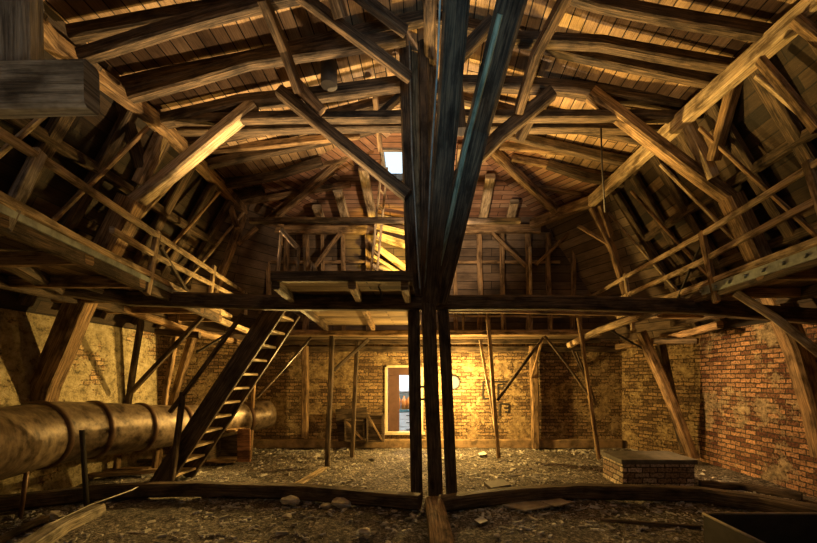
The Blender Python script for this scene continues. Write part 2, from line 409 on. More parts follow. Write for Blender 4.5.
box('body', None, (-1.3, 11.8, 0), (.1, 12.5, .7), M_WHITE, parent=cab)
box('top', 'teal worktop', (-1.33, 11.76, .7), (.13, 12.52, .76), M_TEAL, parent=cab)
for k in range(3):
    d = box('drawer', None, (-1.0, 11.77, .06+.21*k), (-.2, 11.8, .25+.21*k), M_WHITE, parent=cab)
    h = box('handle', 'dark handle', (-.7, 11.75, .17+.21*k), (-.5, 11.77, .19+.21*k), M_IRON, parent=d)
    h.location = V((-.6, 11.76, .18+.21*k))-V((-.6, 11.785, .155+.21*k))
for k, (x, r, hh) in enumerate(((-.98, .1, .46), (-.78, .085, .4), (-.6, .095, .46))):
    me, org = tube_mesh([(x, 12.0, .76), (x, 12.0, .76+hh*.65), (x, 12.0, .76+hh*.8), (x, 12, .76+hh*.82), (x, 12, .76+hh)], [r, r, r*.5, r*.3, r*.3], 16)
    t = link('canister', me, M_ORANGE, None, org)
    props(t, ('orange canister on the teal worktop, leftmost of three in the side room', 'small orange canister between two larger ones on the teal worktop',
              'orange canister on the teal worktop, rightmost of three in the side room')[k], 'canister', 'orange canisters in the side room')
wc = empty('wall_cupboard', (-.8, 12.4, 1.4), 'white wall cupboard above the orange canisters in the side room', 'cupboard')
box('body', None, (-1.3, 12.2, 1.27), (.1, 12.58, 2.3), M_WHITE, parent=wc)
for k in range(3): box('door', None, (-1.28+.46*k, 12.17, 1.29), (-.85+.46*k, 12.2, 2.28), M_WHITE, parent=wc)

# ---------------------------------------------------------------- purlins and ring
Tn = 5.8
tim('purlin', 'long thick left roof purlin running from the near corner back to the hip', [P(-30, -60, z=5.35), P(50, 40, z=5.35), P(160, 123, z=5.4), P(248, 214, z=5.4)], .17, .21, W_TIM)
tim('purlin', 'long thick pale purlin on the right running from the top corner to the truss', [P(880, -55, z=5.35), P(817, 2, z=5.35), P(690, 112, z=5.38), P(592, 201, z=5.38)], .17, .23, W_PALE)
tim('purlin', 'short diagonal purlin across the far right corner of the roof', [P(592, 201, z=5.38), P(532, 224, Y=9.5)], .18, .22, W_TIM)
tim('purlin', 'short diagonal purlin across the far left corner of the roof', [P(248, 214, z=5.4), P(283, 223, Y=9.5)], .18, .22, W_TIM)
tim('wall_plate', 'pale horizontal plate along the top of the far boarded wall', [P(272, 230, Y=9.6), P(540, 229, Y=9.6)], .16, .2, W_TIM)
tim('tie_beam', 'thin dark tie crossing in front of the far boarded wall', [P(250, 221, Y=7.4), P(417, 221, Y=7.4), P(520, 221, Y=7.4)], .1, .1, W_SHADE)

# rafters : left and right slopes, hip
ordn = ['first', 'second', 'third', 'fourth', 'fifth', 'sixth', 'seventh', 'eighth', 'ninth', 'tenth', 'eleventh', 'twelfth', 'thirteenth', 'fourteenth', 'fifteenth', 'sixteenth']
ry = [3.6, 4.4, 5.15, 6.45, 7.1, 7.75, 8.3]
for side, sx, nm in ((-1, -3.95, 'left'), (1, 3.75, 'right')):
    for i, Y in enumerate(ry):
        k = 0 if Y <= YA else (Y-YA)/((8.5 if side < 0 else 8.3)-YA)
        if k > .96: continue
        x1 = sx*k; z1 = ZR-(ZR-ZP)*k
        tim('rafter', f'{ordn[i]} low-pitched rafter from the near end on the {nm} roof slope', [(sx, Y, ZP-.02), (sx+(x1-sx)*.5, Y+.03, (ZP+z1)/2-.01-(.05 if i % 2 else 0)), (x1, Y, z1)], .12, .16, W_SHADE, 'rafter', f'{nm} slope rafters', jit=.014)
tim('ridge_beam', 'dark ridge beam along the top of the roof', [(0, 3.0, ZR-.05), (0, YA, ZR-.05)], .16, .2, W_SHADE)
tim('hip_rafter', 'hip rafter from the far left corner up to the roof apex', [P(268, 222, Y=9.2), P(375, 128, Y=7.6), (-.1, YA, ZR-.02)], .15, .18, W_TIM, 'rafter')
tim('hip_rafter', 'hip rafter from the far right corner up to the roof apex', [P(562, 216, Y=9.1), P(494, 152, Y=7.7), (.1, YA, ZR-.02)], .15, .18, W_TIM, 'rafter')
hj = [(-2.6, 'leftmost'), (-2.0, 'second from left'), (-1.35, 'third from left'), (.62, 'third from right'), (1.25, 'second from right'), (1.9, 'rightmost')]
for X, wd in hj:
    Yt = YA+(9.75-YA)*abs(X)/(3.3 if X < 0 else 2.6)
    Yt = max(Yt, 7.4)
    tim('hip_jack_rafter', f'{wd} jack rafter on the far hip slope above the boarded wall', [(X, 9.55, ZP-.02), (X, Yt, hz(Yt)-.2)], .2, .13, W_PALE, 'rafter', 'far hip jack rafters')

# truss at Tn : ties, principals, struts
def T(name, label, pix, w, h, mat=W_TIM, Y=Tn, cat='beam', **k):
    pts = [P(p[0], p[1], Y=(p[2] if len(p) > 2 else Y)) for p in pix]
    return tim(name, label, pts, w, h, mat, cat, **k)
VY = (0, 1, 0)
T('tie_beam', 'upper dark tie beam spanning from left purlin to the central post', [(150, 119), (405, 117)], .15, .13, W_SHADE)
T('tie_beam', 'lower brown tie beam spanning from left purlin to the central post', [(160, 131), (410, 127)], .16, .1, W_SHADE, Y=6.15)
T('tie_beam', 'upper dark tie beam from the central post to the right purlin', [(450, 116), (700, 117)], .15, .13, W_SHADE)
T('tie_beam', 'lower brown tie beam from the central post to the right purlin', [(445, 127), (690, 130)], .16, .1, W_SHADE, Y=6.15)
T('principal_rafter', 'dark principal rafter left of the central post above the tie beams', [(150, 124), (240, 103), (405, 84)], .2, .15, W_SHADE, cat='rafter')
T('principal_rafter', 'dark principal rafter right of the central post above the tie beams', [(452, 83), (570, 88), (690, 106)], .2, .15, W_SHADE, cat='rafter')
T('collar_beam', 'near curved beam at upper right from the central timbers to the purlin', [(515, 40), (600, 44), (735, 68)], .14, .14, W_SHADE, Y=4.9)
T('collar_beam', 'near beam at upper left sloping up to the top edge', [(80, 56), (180, 26), (275, 0), (330, -12)], .13, .14, W_SHADE, Y=4.35)
T('collar_beam', 'long curved dark beam at upper left ending at the central post', [(130, 96), (250, 62), (350, 48), (405, 38)], .14, .16, W_SHADE, Y=5.1)
T('principal_strut', 'big bright yellow diagonal strut on the left from knee to tie beam', [(130, 206), (255, 105)], .2, .16, W_PALE)
T('principal_strut', 'big bright diagonal strut on the right from tie beam to knee', [(590, 94), (732, 200)], .2, .17, W_TIM)
T('truss_leg', 'bent thick truss leg on the left from strut knee down before the plaster wall', [(132, 200), (112, 242), (76, 312), (45, 385), (18, 490)], .3, .3, W_TIM, cat='post')
T('truss_leg', 'bent thick truss leg on the right edge in front of the brick wall', [(730, 197), (762, 268), (797, 350), (815, 410), (835, 500)], .26, .26, W_TIM, cat='post')
T('strut', 'short pale strut below the left purlin beside the dark one', [(139, 184, 5.7), (162, 137, 5.7)], .15, .15, W_PALE)
T('strut', 'long dark strut leaning from the left purlin to the knee', [(116, 88, 5.3), (142, 168, 5.7)], .15, .15, W_SHADE)
T('strut', 'tall brown strut leaning from the right purlin down to the knee', [(740, 66, 5.0), (713, 160, 5.6)], .15, .15, W_TIM)
T('strut', 'short pale strut below the right tie beam end', [(687, 122, 5.7), (713, 178, 5.7)], .16, .14, W_PALE)
T('diagonal_brace', 'dark diagonal brace from left truss down past the skylight to the post', [(280, 92, 5.6), (408, 196, 5.6)], .16, .16, W_SHADE)
T('diagonal_brace', 'brown diagonal brace at top running down to the central post', [(298, -6, 4.25), (410, 78, 4.9)], .1, .13, W_DIM)
T('diagonal_brace', 'short dark brace at the top edge left of the central post', [(352, -10, 4.3), (405, 32, 4.7)], .11, .12, W_SHADE)
T('diagonal_brace', 'dark curved brace rising right from the central timbers', [(440, 196, 5.5), (500, 135, 5.5), (552, 93, 5.5)], .14, .18, W_SHADE)
T('diagonal_brace', 'brown slanted post at upper right of centre', [(568, -6, 4.25), (536, 55, 4.75), (518, 112, 5.3)], .11, .14, W_DIM)
T('diagonal_brace', 'brown slanted hanger at upper left meeting the long curved beam', [(262, -2, 4.25), (284, 50, 4.7), (299, 92, 5.0)], .1, .13, W_DIM)
T('diagonal_brace', 'slender brown brace between tie beam and hip on the far left', [(278, 216, 8.6), (372, 140, 8.2)], .1, .1, W_TIM)
T('diagonal_brace', 'dark short brace from central post to upper board ceiling', [(455, 62, 4.6), (492, 22, 4.6)], .12, .14, W_SHADE)
T('hanger_post', 'short brown hanger at top left of centre', [(333, -10, 4.15), (341, 18, 4.3)], .14, .12, W_TIM)
T('strut', 'short thin strut rising beside the post above the skylight', [(376, 118, 6.0), (404, 92, 6.0)], .1, .1, W_SHADE)
T('strut', 'upright brown strut left of the skylight', [(374, 92, 6.1), (380, 150, 6.9)], .08, .1, W_TIM)
T('strut', 'slanting brown strut from the tie beam down to the hip boards on left', [(295, 82, 5.5), (322, 112, 5.6)], .13, .14, W_TIM)
T('strut', 'slanting strut right of centre above the tie beams', [(545, 92, 5.7), (520, 140, 6.2)], .12, .13, W_SHADE)
# extra parallel rafters seen below the ties, far side slopes
for k, (a, b, Y) in enumerate((((205, 165), (330, 133), 7.2), ((222, 188), (345, 158), 8.0), ((238, 203), (350, 184), 8.6), ((212, 150), (360, 136), 7.0))):
    T('purlin_brace', ('upper', 'middle', 'lowest', 'topmost')[k]+' long horizontal brace in front of the far left roof slope', [a, b], .09, .12, W_TIM, Y=Y, cat='brace', group='far left slope braces')
for k, (a, b, Y) in enumerate((((500, 146), (640, 158), 7.2), ((512, 158), (615, 178), 7.8), ((535, 186), (600, 196), 8.6))):
    T('purlin_brace', ('upper', 'middle', 'lowest')[k]+' long horizontal brace in front of the far right roof slope', [a, b], .09, .12, W_TIM, Y=Y, cat='brace', group='far right slope braces')
# round vent hood on the roof boards
vent = tube('vent_pipe', 'dark stubby vent pipe under the roof boards left of centre', [P(329, 86, Y=5.45), P(329, 64, Y=5.45)], [.11, .11], M_IRON, 'vent', seg=18)
tube('hanging_chain', 'thin dark chain hanging below the right tie beam', [P(601, 128, Y=5.9), P(602, 165, Y=5.9), P(605, 212, Y=5.9)], .012, M_IRON, 'chain', seg=6)

# central timbers
T('king_post', 'left dark upright of the central bundle, reaching the roof', [(404, -30), (406, 100), (413, 302)], .17, .17, W_SHADE, cat='post', Y=5.75)
T('king_post', 'brown upright of the central bundle, second from left', [(414, -30), (416, 120), (420, 302)], .14, .14, W_TIM, cat='post', Y=5.9)
T('king_post', 'dark middle upright of the central bundle', [(424, -30), (424, 120), (427, 302)], .15, .15, W_SHADE, cat='post', Y=5.7)
T('king_post', 'brown upright of the central bundle beside the metal conduit', [(433, -30), (432, 120), (431, 302)], .13, .13, W_TIM, cat='post', Y=5.85)
T('raking_brace', 'broad dark timber leaning toward the viewer at top centre, beside conduit', [(431, 302, 5.6), (447, 120, 4.3), (456, 0, 3.6), (460, -130, 3.1)], .24, .2, W_SHADE, cat='brace', up=VY)
rk = T('raking_brace', 'broad dark raking timber with pale edge leaning right at top centre', [(438, 300, 5.6), (478, 130, 4.5), (512, 0, 3.6), (542, -130, 3.1)], .27, .2, W_SHADE, cat='brace', up=VY)
T('edge_board', 'pale greenish edge board along left side of the right raking timber', [(434, 292, 5.45), (466, 150, 4.42), (500, 14, 3.6)], .05, .1, W_GREEN, cat='board', up=VY)
T('hewn_block', 'broad dark block bolted between the raking timbers under the tie', [(452, 86, 5.3), (456, 132, 5.3)], .26, .2, W_SHADE, cat='block')
T('conduit', 'thin pale metal conduit strip running down the central timbers', [(441, -30, 3.5), (437, 70, 3.8), (430, 180, 4.5), (425, 288, 5.4)], .018, .018, M_STEEL, cat='conduit')
T('conduit', 'second thin pale conduit on the brown upright left of centre', [(408, -30, 5.6), (411, 150, 5.6), (420, 288, 5.6)], .02, .02, M_STEEL, cat='conduit')
# lower posts of the bundle
T('bundle_post', 'left post of the three central posts below the crossbeam', [(414, 298), (417, 500)], .17, .17, W_SHADE, cat='post', Y=5.75, group='three central posts')
T('bundle_post', 'middle and widest post of the three central posts', [(429, 298), (435, 508)], .2, .18, W_SHADE, cat='post', Y=5.6, group='three central posts')
T('bundle_post', 'right post of the three central posts below the crossbeam', [(442, 298), (452, 500)], .16, .17, W_SHADE, cat='post', Y=5.75, group='three central posts')
T('bolt', 'upper iron bolt joining left and middle central posts', [(419, 387), (427, 387)], .03, .03, M_IRON, cat='bolt', Y=5.7)
T('bolt', 'lower iron bolt joining left and middle central posts', [(419, 399), (427, 399)], .03, .03, M_IRON, cat='bolt', Y=5.7)
# main crossbeam
T('crossbeam', 'left half of the long dark crossbeam with curved left end', [(-30, 238, 3.6), (15, 262, 4.2), (58, 287, 5.1), (130, 298, 5.6), (270, 303, 5.7), (428, 304, 5.7)], .2, .2, W_SHADE)
T('crossbeam', 'right half of the long dark crossbeam reaching the right wall', [(432, 303, 5.7), (560, 303, 5.7), (700, 307, 5.7), (830, 318, 5.5)], .2, .2, W_SHADE)
T('crossbeam', 'thin lower beam just under the right crossbeam', [(445, 311, 6.3), (600, 313, 6.3), (640, 314, 6.3)], .1, .06, W_TIM)
# floor sills
def Z(name, label, pix, w, h, z, mat=W_SHADE, cat='beam', **k):
    return tim(name, label, [P(a, b, z=z) for a, b in pix], w, h, mat, cat, **k)
Z('floor_sill', 'long dark floor sill on the left between viewer and stair', [(-40, 508), (40, 498), (110, 491), (200, 489), (300, 492), (420, 501)], .2, .19, .1)
Z('floor_sill', 'long dark floor sill on the right curving to the wall', [(440, 504), (520, 495), (580, 491), (700, 494), (760, 502), (860, 522)], .2, .19, .1)
Z('floor_sill', 'brown floor timber coming toward the viewer from the central posts', [(434, 504), (447, 575)], .22, .2, .1, W_TIM)

# ---------------------------------------------------------------- mansard wall rafters
def mans(Y, side, lean=0):
    if side < 0: return V((-5.5, Y, 2.7)), V((-3.98, Y+lean, ZP-.05))
    return V((5.45, Y, 2.7)), V((3.8, Y+lean, ZP-.05))
for side, nm in ((-1, 'left'), (1, 'right')):
    for i in range(9):
        Y = 2.7+.68*i
        a, b = mans(Y, side)
        tim('wall_rafter', f'{ordn[i]} steep wall rafter from the near end on the {nm} boarded side', [a, b], .1, .17, W_SHADE, 'rafter', f'{nm} steep wall rafters', up=VY)
    for i in range(6):
        Y = 2.9+.95*i
        a, b = mans(Y, side, .0); a2 = a.lerp(b, .12); b2 = b.lerp(a, .1)+V((0, .75, 0))
        off = V((.22*-side, 0, 0))
        tim('wind_brace', f'{ordn[i]} slim slanting brace from the near end on the {nm} steep side', [a2+off, b2+off], .045, .05, W_PALE if i % 2 else W_TIM, 'brace', f'{nm} slim wind braces')
    for i, f in enumerate((.33, .66)):
        a0, b0 = mans(1.5, side); a1, b1 = mans(8.3, side)
        tim('side_rail', f'{("lower", "upper")[i]} dark horizontal rail behind the {nm} steep rafters', [a0.lerp(b0, f), a1.lerp(b1, f)], .1, .14, W_SHADE, 'beam')
# corner posts / struts at far corners
T('corner_strut', 'strut under the far left purlin corner leaning to the right', [(222, 180, 8.2), (238, 228, 8.2)], .1, .1, W_TIM, cat='brace')
T('corner_strut', 'slanting leg under the far left purlin corner', [(243, 216, 8.6), (228, 258, 8.4), (212, 300, 8.2)], .14, .14, W_TIM, cat='brace')
T('corner_strut', 'short brace right of the far left slanting leg', [(257, 228, 8.6), (238, 244, 8.5)], .09, .09, W_TIM, cat='brace')
T('corner_strut', 'upright strut under the far right purlin corner', [(601, 206, 8.3), (611, 238, 8.3)], .13, .13, W_TIM, cat='brace')
T('corner_strut', 'long leg under the far right purlin corner', [(592, 208, 8.4), (613, 250, 8.3), (628, 300, 8.2)], .13, .13, W_TIM, cat='brace')
T('corner_strut', 'thin brace left of the far right leg', [(578, 226, 8.5), (612, 246, 8.3)], .07, .07, W_TIM, cat='brace')
T('corner_strut', 'slanting strut meeting the right purlin from the catwalk', [(650, 160, 7.6), (688, 230, 7.2)], .08, .08, W_TIM, cat='brace')
T('near_brace', 'dark long slanting brace at upper right below the purlin', [(760, 60, 4.3), (817, 130, 3.9)], .07, .09, W_TIM, cat='brace')
T('near_brace', 'dark slanting brace at the right purlin near the top corner', [(795, 20, 4.0), (830, 48, 3.9)], .1, .1, W_TIM, cat='brace')
# far boarded wall studs
for i, (x, wd) in enumerate(((268, .1), (286, .12), (307, .14), (322, .08), (344, .1), (369, .13), (456, .1), (480, .12), (503, .12), (529, .14), (549, .12), (573, .11))):
    T('wall_stud', f'{ordn[i]} upright stud from the left on the far boarded wall', [(x-1, 234, 9.65), (x, 290, 9.72), (x+random.uniform(-1, 1), 332, 9.72)], wd, .08, W_TIM, cat='stud', group='far wall studs', jit=.03)
T('wall_brace', 'diagonal brace on the far wall left of the posts', [(341, 232, 9.55), (303, 282, 9.55)], .1, .08, W_TIM, cat='brace')
T('wall_brace', 'diagonal brace on the far wall right of the posts', [(492, 233, 9.55), (526, 266, 9.55)], .1, .08, W_TIM, cat='brace')
T('wall_brace', 'curved diagonal brace toward the far right corner', [(536, 265, 9.5), (572, 230, 9.5)], .1, .08, W_TIM, cat='brace')
T('pale_post', 'short pale upright on the far wall right of centre', [(530, 247, 9.4), (531, 333, 9.4)], .07, .07, W_PALE, cat='post')
T('wall_rail', 'horizontal rail halfway up the far boarded wall', [(270, 262, 9.7), (560, 262, 9.7)], .06, .07, W_TIM)

# ---------------------------------------------------------------- side catwalks
def catwalk(nm, label, E0, E1, outX, zd, y0, y1):
    """E0,E1: inner edge (X,Y) line"""
    r = empty('catwalk', (E0[0], E0[1], zd), label, 'catwalk')
    def ex(Y): return E0[0]+(E1[0]-E0[0])*(Y-E0[1])/(E1[1]-E0[1])
    q = [(ex(y0), y0, zd-.04), (ex(y1), y1, zd-.04), (outX, y1, zd-.04), (outX, y0, zd-.04)]
    s = slab('decking', q, .04, B_DECK, (0, 1, 0), None, r, outward=(0, 0, 1))
    s.location = V(q[0])-V(r.location)
    sg = 1 if outX > 0 else -1
    tim('edge_beam', None, [(ex(y0)+.04*sg, y0, zd-.12), (ex(y1)+.04*sg, y1, zd-.12)], .1, .14, W_SHADE, parent=r)
    tim('curb_board', 'pale curb board', [(ex(y0), y0, zd+.03), (ex(y1), y1, zd+.03)], .05, .07, W_PALE, parent=r)
    tim('outer_beam', None, [(outX-.35*sg, y0, zd-.12), (outX-.35*sg, y1, zd-.12)], .1, .16, W_SHADE, parent=r)
    Y = y0+.3
    while Y < y1:
        tim('joist', None, [(ex(Y)-.02*sg, Y, zd-.11), (outX, Y, zd-.11)], .1, .13, W_TIM, parent=r); Y += .95
    return r, ex
EL = ((-3.1, 3.03), (-4.25, 8.9)); ER = ((3.62, 3.73), (3.85, 8.8))
cl, exl = catwalk('left', 'long timber catwalk along the left side with metal edge strip', EL[0], EL[1], -5.36, 2.95, 1.6, 8.3)
cr, exr = catwalk('right', 'long timber catwalk along the right side with bolted steel edge', ER[0], ER[1], 5.32, 2.95, 2.2, 8.2)
tim('edge_strip', 'pale steel strip', [(exl(1.6)+.02, 1.6, 2.9), (exl(6.6)+.02, 6.6, 2.9)], .02, .06, M_STEEL, parent=cl, jit=0)
tim('edge_strip', 'grey steel strip with bolts', [(exr(2.2)-.02, 2.2, 2.87), (exr(5.4)-.02, 5.4, 2.87)], .02, .11, M_STEEL, parent=cr, jit=0)
for k in range(9):
    Y = 3.3+.26*k
    tube('bolt', None, [(exr(Y)-.03, Y, 2.87), (exr(Y)-.06, Y, 2.87)], .022, M_STEEL, parent=cr, seg=8)
# railings
rl = empty('railing', (exl(3), 3, 2.95), 'pale slatted timber railing of the left catwalk', 'railing')
def RL(name, pix, w, h, mat=W_PALE, lab=None): return tim(name, lab, [P(a, b, L=EL) for a, b in pix], w, h, mat, parent=rl, jit=.006)
RL('top_rail', [(-25, 117), (60, 170), (150, 231), (244, 292)], .05, .07)
RL('middle_rail', [(-25, 182), (20, 215)], .05, .07); RL('middle_rail', [(112, 230), (160, 258), (243, 300)], .05, .07)
RL('post', [(40, 152), (4, 228)], .06, .09, W_GREY, 'grey leaning post')
RL('post', [(158, 232), (146, 294)], .06, .08); RL('post', [(214, 266), (209, 305)], .06, .08)
RL('brace', [(159, 246), (190, 298)], .05, .05, W_SHADE)
RL('post', [(246, 290), (246, 315)], .06, .07)
rr = empty('railing', (exr(4), 4, 2.95), 'timber railing of the right catwalk with two long rails', 'railing')
def RR(name, pix, w, h, mat=W_PALE, lab=None): return tim(name, lab, [P(a, b, L=ER) for a, b in pix], w, h, mat, parent=rr, jit=.006)
RR('top_rail', [(850, 143), (806, 170), (700, 236), (590, 297)], .05, .07)
RR('middle_rail', [(850, 180), (817, 200), (700, 262), (617, 300)], .05, .075)
RR('post', [(808, 162), (824, 215)], .06, .08); RR('post', [(702, 232), (717, 302)], .06, .09, W_TIM)
RR('post', [(625, 274), (633, 330)], .06, .08); RR('brace', [(700, 246), (677, 302)], .03, .03, M_IRON, 'thin dark rod')
T('loose_plank', 'pale plank hanging down from the right catwalk edge', [(736, 293, 4.9), (775, 318, 4.6), (825, 358, 4.3)], .05, .09, W_PALE, cat='plank')
T('hooked_timber', 'pale twisted timber under the left catwalk near the wall', [(-20, 236, 4.9), (22, 248, 4.9), (48, 268, 4.9), (74, 280, 5.0), (104, 289, 5.2)], .14, .14, W_GREY, cat='timber')
T('catwalk_bracket', 'dark knee bracket below the left catwalk on the plaster wall', [(10, 255, 4.7), (30, 275, 4.8), (58, 292, 5.0)], .08, .08, W_SHADE, cat='bracket')

# ---------------------------------------------------------------- far catwalk
fw = empty('catwalk', (0, 9.2, 2.7), 'narrow far catwalk along the back wall above the brickwork', 'catwalk')
s = slab('decking', [(-4.2, 8.95, 2.66), (3.85, 8.95, 2.66), (3.85, 9.8, 2.66), (-4.2, 9.8, 2.66)], .04, B_DECK, (1, 0, 0), None, fw, outward=(0, 0, 1)); s.location = V((-4.2, 8.95, 2.66))-fw.location
tim('edge_beam', None, [P(262, 333, Y=8.9), P(410, 333, Y=8.9), P(600, 332, Y=8.9)], .1, .12, W_TIM, parent=fw)
tim('lower_beam', None, [P(262, 343, Y=9.4), P(420, 342, Y=9.4), P(600, 341, Y=9.4)], .1, .1, W_SHADE, parent=fw)
tim('wall_beam', None, [P(250, 349, Y=9.8), P(620, 349, Y=9.8)], .1, .14, W_SHADE, parent=fw)
fr_ = empty('railing', (2, 8.9, 2.7), 'thin far railing on the right above the back wall', 'railing')
tim('top_rail', None, [P(447, 309, Y=8.9), P(600, 310, Y=8.9)], .05, .06, W_PALE, parent=fr_)
tim('middle_rail', None, [P(447, 316, Y=8.9), P(600, 317, Y=8.9)], .03, .035, W_TIM, parent=fr_)
for x in (463, 487, 503, 529, 551, 581): tim('post', None, [P(x, 309, Y=8.88), P(x, 331, Y=8.88)], .05, .05, W_TIM, parent=fr_)
# ---------------------------------------------------------------- platform
zp = 2.87
pf = empty('platform', (-1, 6, zp), 'timber platform left of the centre posts, lit yellow beneath', 'platform')
s = slab('decking', [(-1.85, 4.75, zp), (-.22, 4.75, zp), (-.2, 8.9, zp), (-2.35, 8.9, zp)], .05, B_DECK, (1, 0, 0), None, pf, outward=(0, 0, 1)); s.location = V((-1.85, 4.75, zp))-pf.location
tim('front_beam', 'dark front edge beam', [(-1.87, 4.72, zp+.02), (-.2, 4.72, zp+.02)], .08, .12, W_SHADE, parent=pf)
for (x0, x1) in ((-1.83, -2.3), (-.93, -1.25), (-.3, -.3)):
    tim('joist', None, [(x0, 4.75, zp-.06), (x1, 8.9, zp-.06)], .09, .12, W_SHADE if x0 < -1.5 else W_TIM, parent=pf)
T('nail_rod', 'short bent iron rod hanging under the platform front', [(377, 284, 5.2), (380, 290, 5.1), (382, 297, 5.1)], .02, .02, M_IRON, cat='rod')
# handrail stubs on the platform
ph = empty('railing', P(280, 278, Y=4.8), 'pale broken handrail frame standing on the platform front left', 'railing')
for pix, w, lab in ((((282, 228), (277, 279)), .035, None), (((299, 246), (297, 279)), .03, None), (((304, 247), (305, 279)), .03, None), (((312, 262), (312, 279)), .03, None)):
    tim('post', lab, [P(a, b, Y=4.85) for a, b in pix], w, w, W_PALE, parent=ph, jit=.004)
tim('top_rail', None, [P(282, 230, Y=4.85), P(298, 248, Y=4.85)], .04, .06, W_PALE, parent=ph, jit=.004)
tim('brace', None, [P(313, 264, Y=4.85), P(321, 279, Y=4.85)], .03, .04, W_PALE, parent=ph, jit=.004)
# ladder to the skylight
ld = empty('ladder', P(370, 278, Y=6.4), 'slender pale ladder leaning from platform to skylight', 'ladder')
A0, A1 = P(367, 277, Y=7.3), P(382, 162, Y=7.75)
B0, B1 = P(373, 277, Y=7.7), P(387, 168, Y=8.0)
A0.z = B0.z = zp+.06
tim('rail', None, [A0, A1], .04, .06, W_PALE, parent=ld, jit=.004); tim('rail', None, [B0, B1], .04, .06, W_PALE, parent=ld, jit=.004)
for k in range(9):
    f = (k+.7)/9.5; tim('rung', None, [A0.lerp(A1, f), B0.lerp(B1, f)], .03, .03, W_PALE, parent=ld, jit=.002)
# yellow stacked boards near the far wall
for i, (a, b, w) in enumerate((((378, 216), (410, 223), .08), ((377, 226), (410, 234), .11), ((377, 236), (411, 246), .16), ((375, 246), (410, 272), .13), ((373, 256), (402, 274), .07), ((372, 265), (396, 273), .07), ((370, 274), (412, 276), .13))):
    T('loose_board', ('topmost', 'second', 'third and widest', 'steepest slanting', 'thin slanting', 'shortest slanting', 'lowest flat')[i]+' yellow board of the stack lit behind the ladder', [(a[0], a[1], 9.2), (b[0], b[1], 9.35)], .05, w*1.15, W_PALE, cat='board', group='yellow boards behind the ladder')

# ---------------------------------------------------------------- support posts under the catwalks
def post(label, pix, Y, w=.12, mat=W_TIM, **k):
    pts = [P(a, b, Y=Y) for a, b in pix]; pts[-1].z = min(pts[-1].z, .0) if pts[-1].z < .25 else pts[-1].z
    return tim('support_post', label, pts, w, w, mat, 'post', **k)
post('slim dark post left of the crates', [(332, 336), (327, 466)], 7.75, .09, W_SHADE)
post('slim dark post beside the wooden crates', [(357, 342), (352, 457)], 8.7, .085, W_SHADE)
post('brown wall post standing against brick behind the stair', [(305, 346), (305, 437)], 9.7, .15)
post('broad brown wall post right of centre', [(533, 346), (536, 445)], 9.7, .18)
post('slim pale post right of the three central posts', [(488, 320), (499, 458)], 8.5, .08, W_TIM)
T('support_strut', 'thin pale leg beside the slim pale post', [(480, 340, 8.7), (491, 400, 8.6), (497, 440, 8.5)], .06, .06, W_PALE, cat='post')
post('leaning pale post near the brick plinth', [(579, 318), (588, 380), (599, 457)], 8.4, .075, W_TIM)
post('slim post on the left in front of plaster wall', [(143, 306), (128, 402), (120, 470)], 7.4, .09, W_SHADE)
post('slender post half hidden behind the stair', [(257, 340), (253, 400), (250, 457)], 8.6, .07)
post('second slim post from the left wall near the pipe', [(180, 312), (166, 390), (158, 460)], 7.6, .09, W_TIM)
T('truss_leg', 'leaning brown leg behind the pipe at left', [(193, 335, 8.4), (178, 385, 8.4), (163, 440, 8.4)], .14, .14, W_TIM, cat='post')
T('truss_leg', 'strong leaning leg at the corner of the right brick wall', [(641, 332, 8.0), (665, 385, 8.0), (693, 458, 8.0)], .17, .17, W_TIM, cat='post')
T('truss_leg', 'dark upright behind the strong leaning leg at right', [(660, 345, 8.3), (672, 400, 8.3), (686, 452, 8.3)], .18, .15, W_SHADE, cat='post')
T('knee_brace', 'dark knee brace from slim post up to beam, left of the opening', [(334, 370, 7.8), (368, 339, 8.2)], .065, .065, W_SHADE, cat='brace')
T('knee_brace', 'long thin brace crossing beside the stair top', [(311, 337, 8.0), (257, 397, 7.8)], .035, .045, W_SHADE, cat='brace')
T('knee_brace', 'long dark brace crossing up right toward the wall post', [(497, 400, 8.5), (543, 338, 8.8)], .05, .06, W_SHADE, cat='brace')
T('knee_brace', 'long dark brace running down to the leaning pale post', [(545, 336, 8.8), (591, 398, 8.4)], .045, .05, W_SHADE, cat='brace')
T('knee_brace', 'short thin brace dropping behind the broad wall post', [(543, 337, 8.9), (531, 378, 9.6)], .05, .05, W_TIM, cat='brace')
T('knee_brace', 'inner thin dark brace left of the leaning pale post', [(572, 350, 8.6), (592, 392, 8.4)], .04, .04, W_SHADE, cat='brace')
T('knee_brace', 'outer thin dark brace left of the leaning pale post', [(577, 352, 8.7), (596, 405, 8.4)], .04, .04, W_SHADE, cat='brace')
T('knee_brace', 'long dark brace descending left past the slim posts above the pipe', [(202, 316, 7.2), (132, 392, 7.2)], .06, .08, W_SHADE, cat='brace')
T('knee_brace', 'short horizontal beam under the left catwalk near the stair', [(156, 332, 7.5), (200, 335, 7.5)], .08, .12, W_SHADE, cat='brace')
T('knee_brace', 'thin rod between the left braces', [(196, 352, 7.4), (226, 334, 7.4)], .035, .035, M_IRON, cat='rod')
T('knee_brace', 'thin dark cross rod below the right catwalk', [(606, 328, 8.2), (655, 356, 8.0)], .035, .035, M_IRON, cat='rod')
T('side_beam', 'pale beam under the far end of the right catwalk', [(569, 346, 8.8), (600, 330, 8.1), (640, 316, 7.3), (660, 314, 6.9)], .12, .12, W_PALE)
T('side_beam', 'second pale beam under the right catwalk toward the wall', [(617, 347, 9.0), (670, 338, 7.8), (720, 325, 6.6)], .12, .12, W_TIM)
T('side_beam', 'yellow beam under the left catwalk over the plaster wall', [(100, 300, 6.2), (175, 326, 7.4), (250, 346, 9.0)], .12, .12, W_TIM)
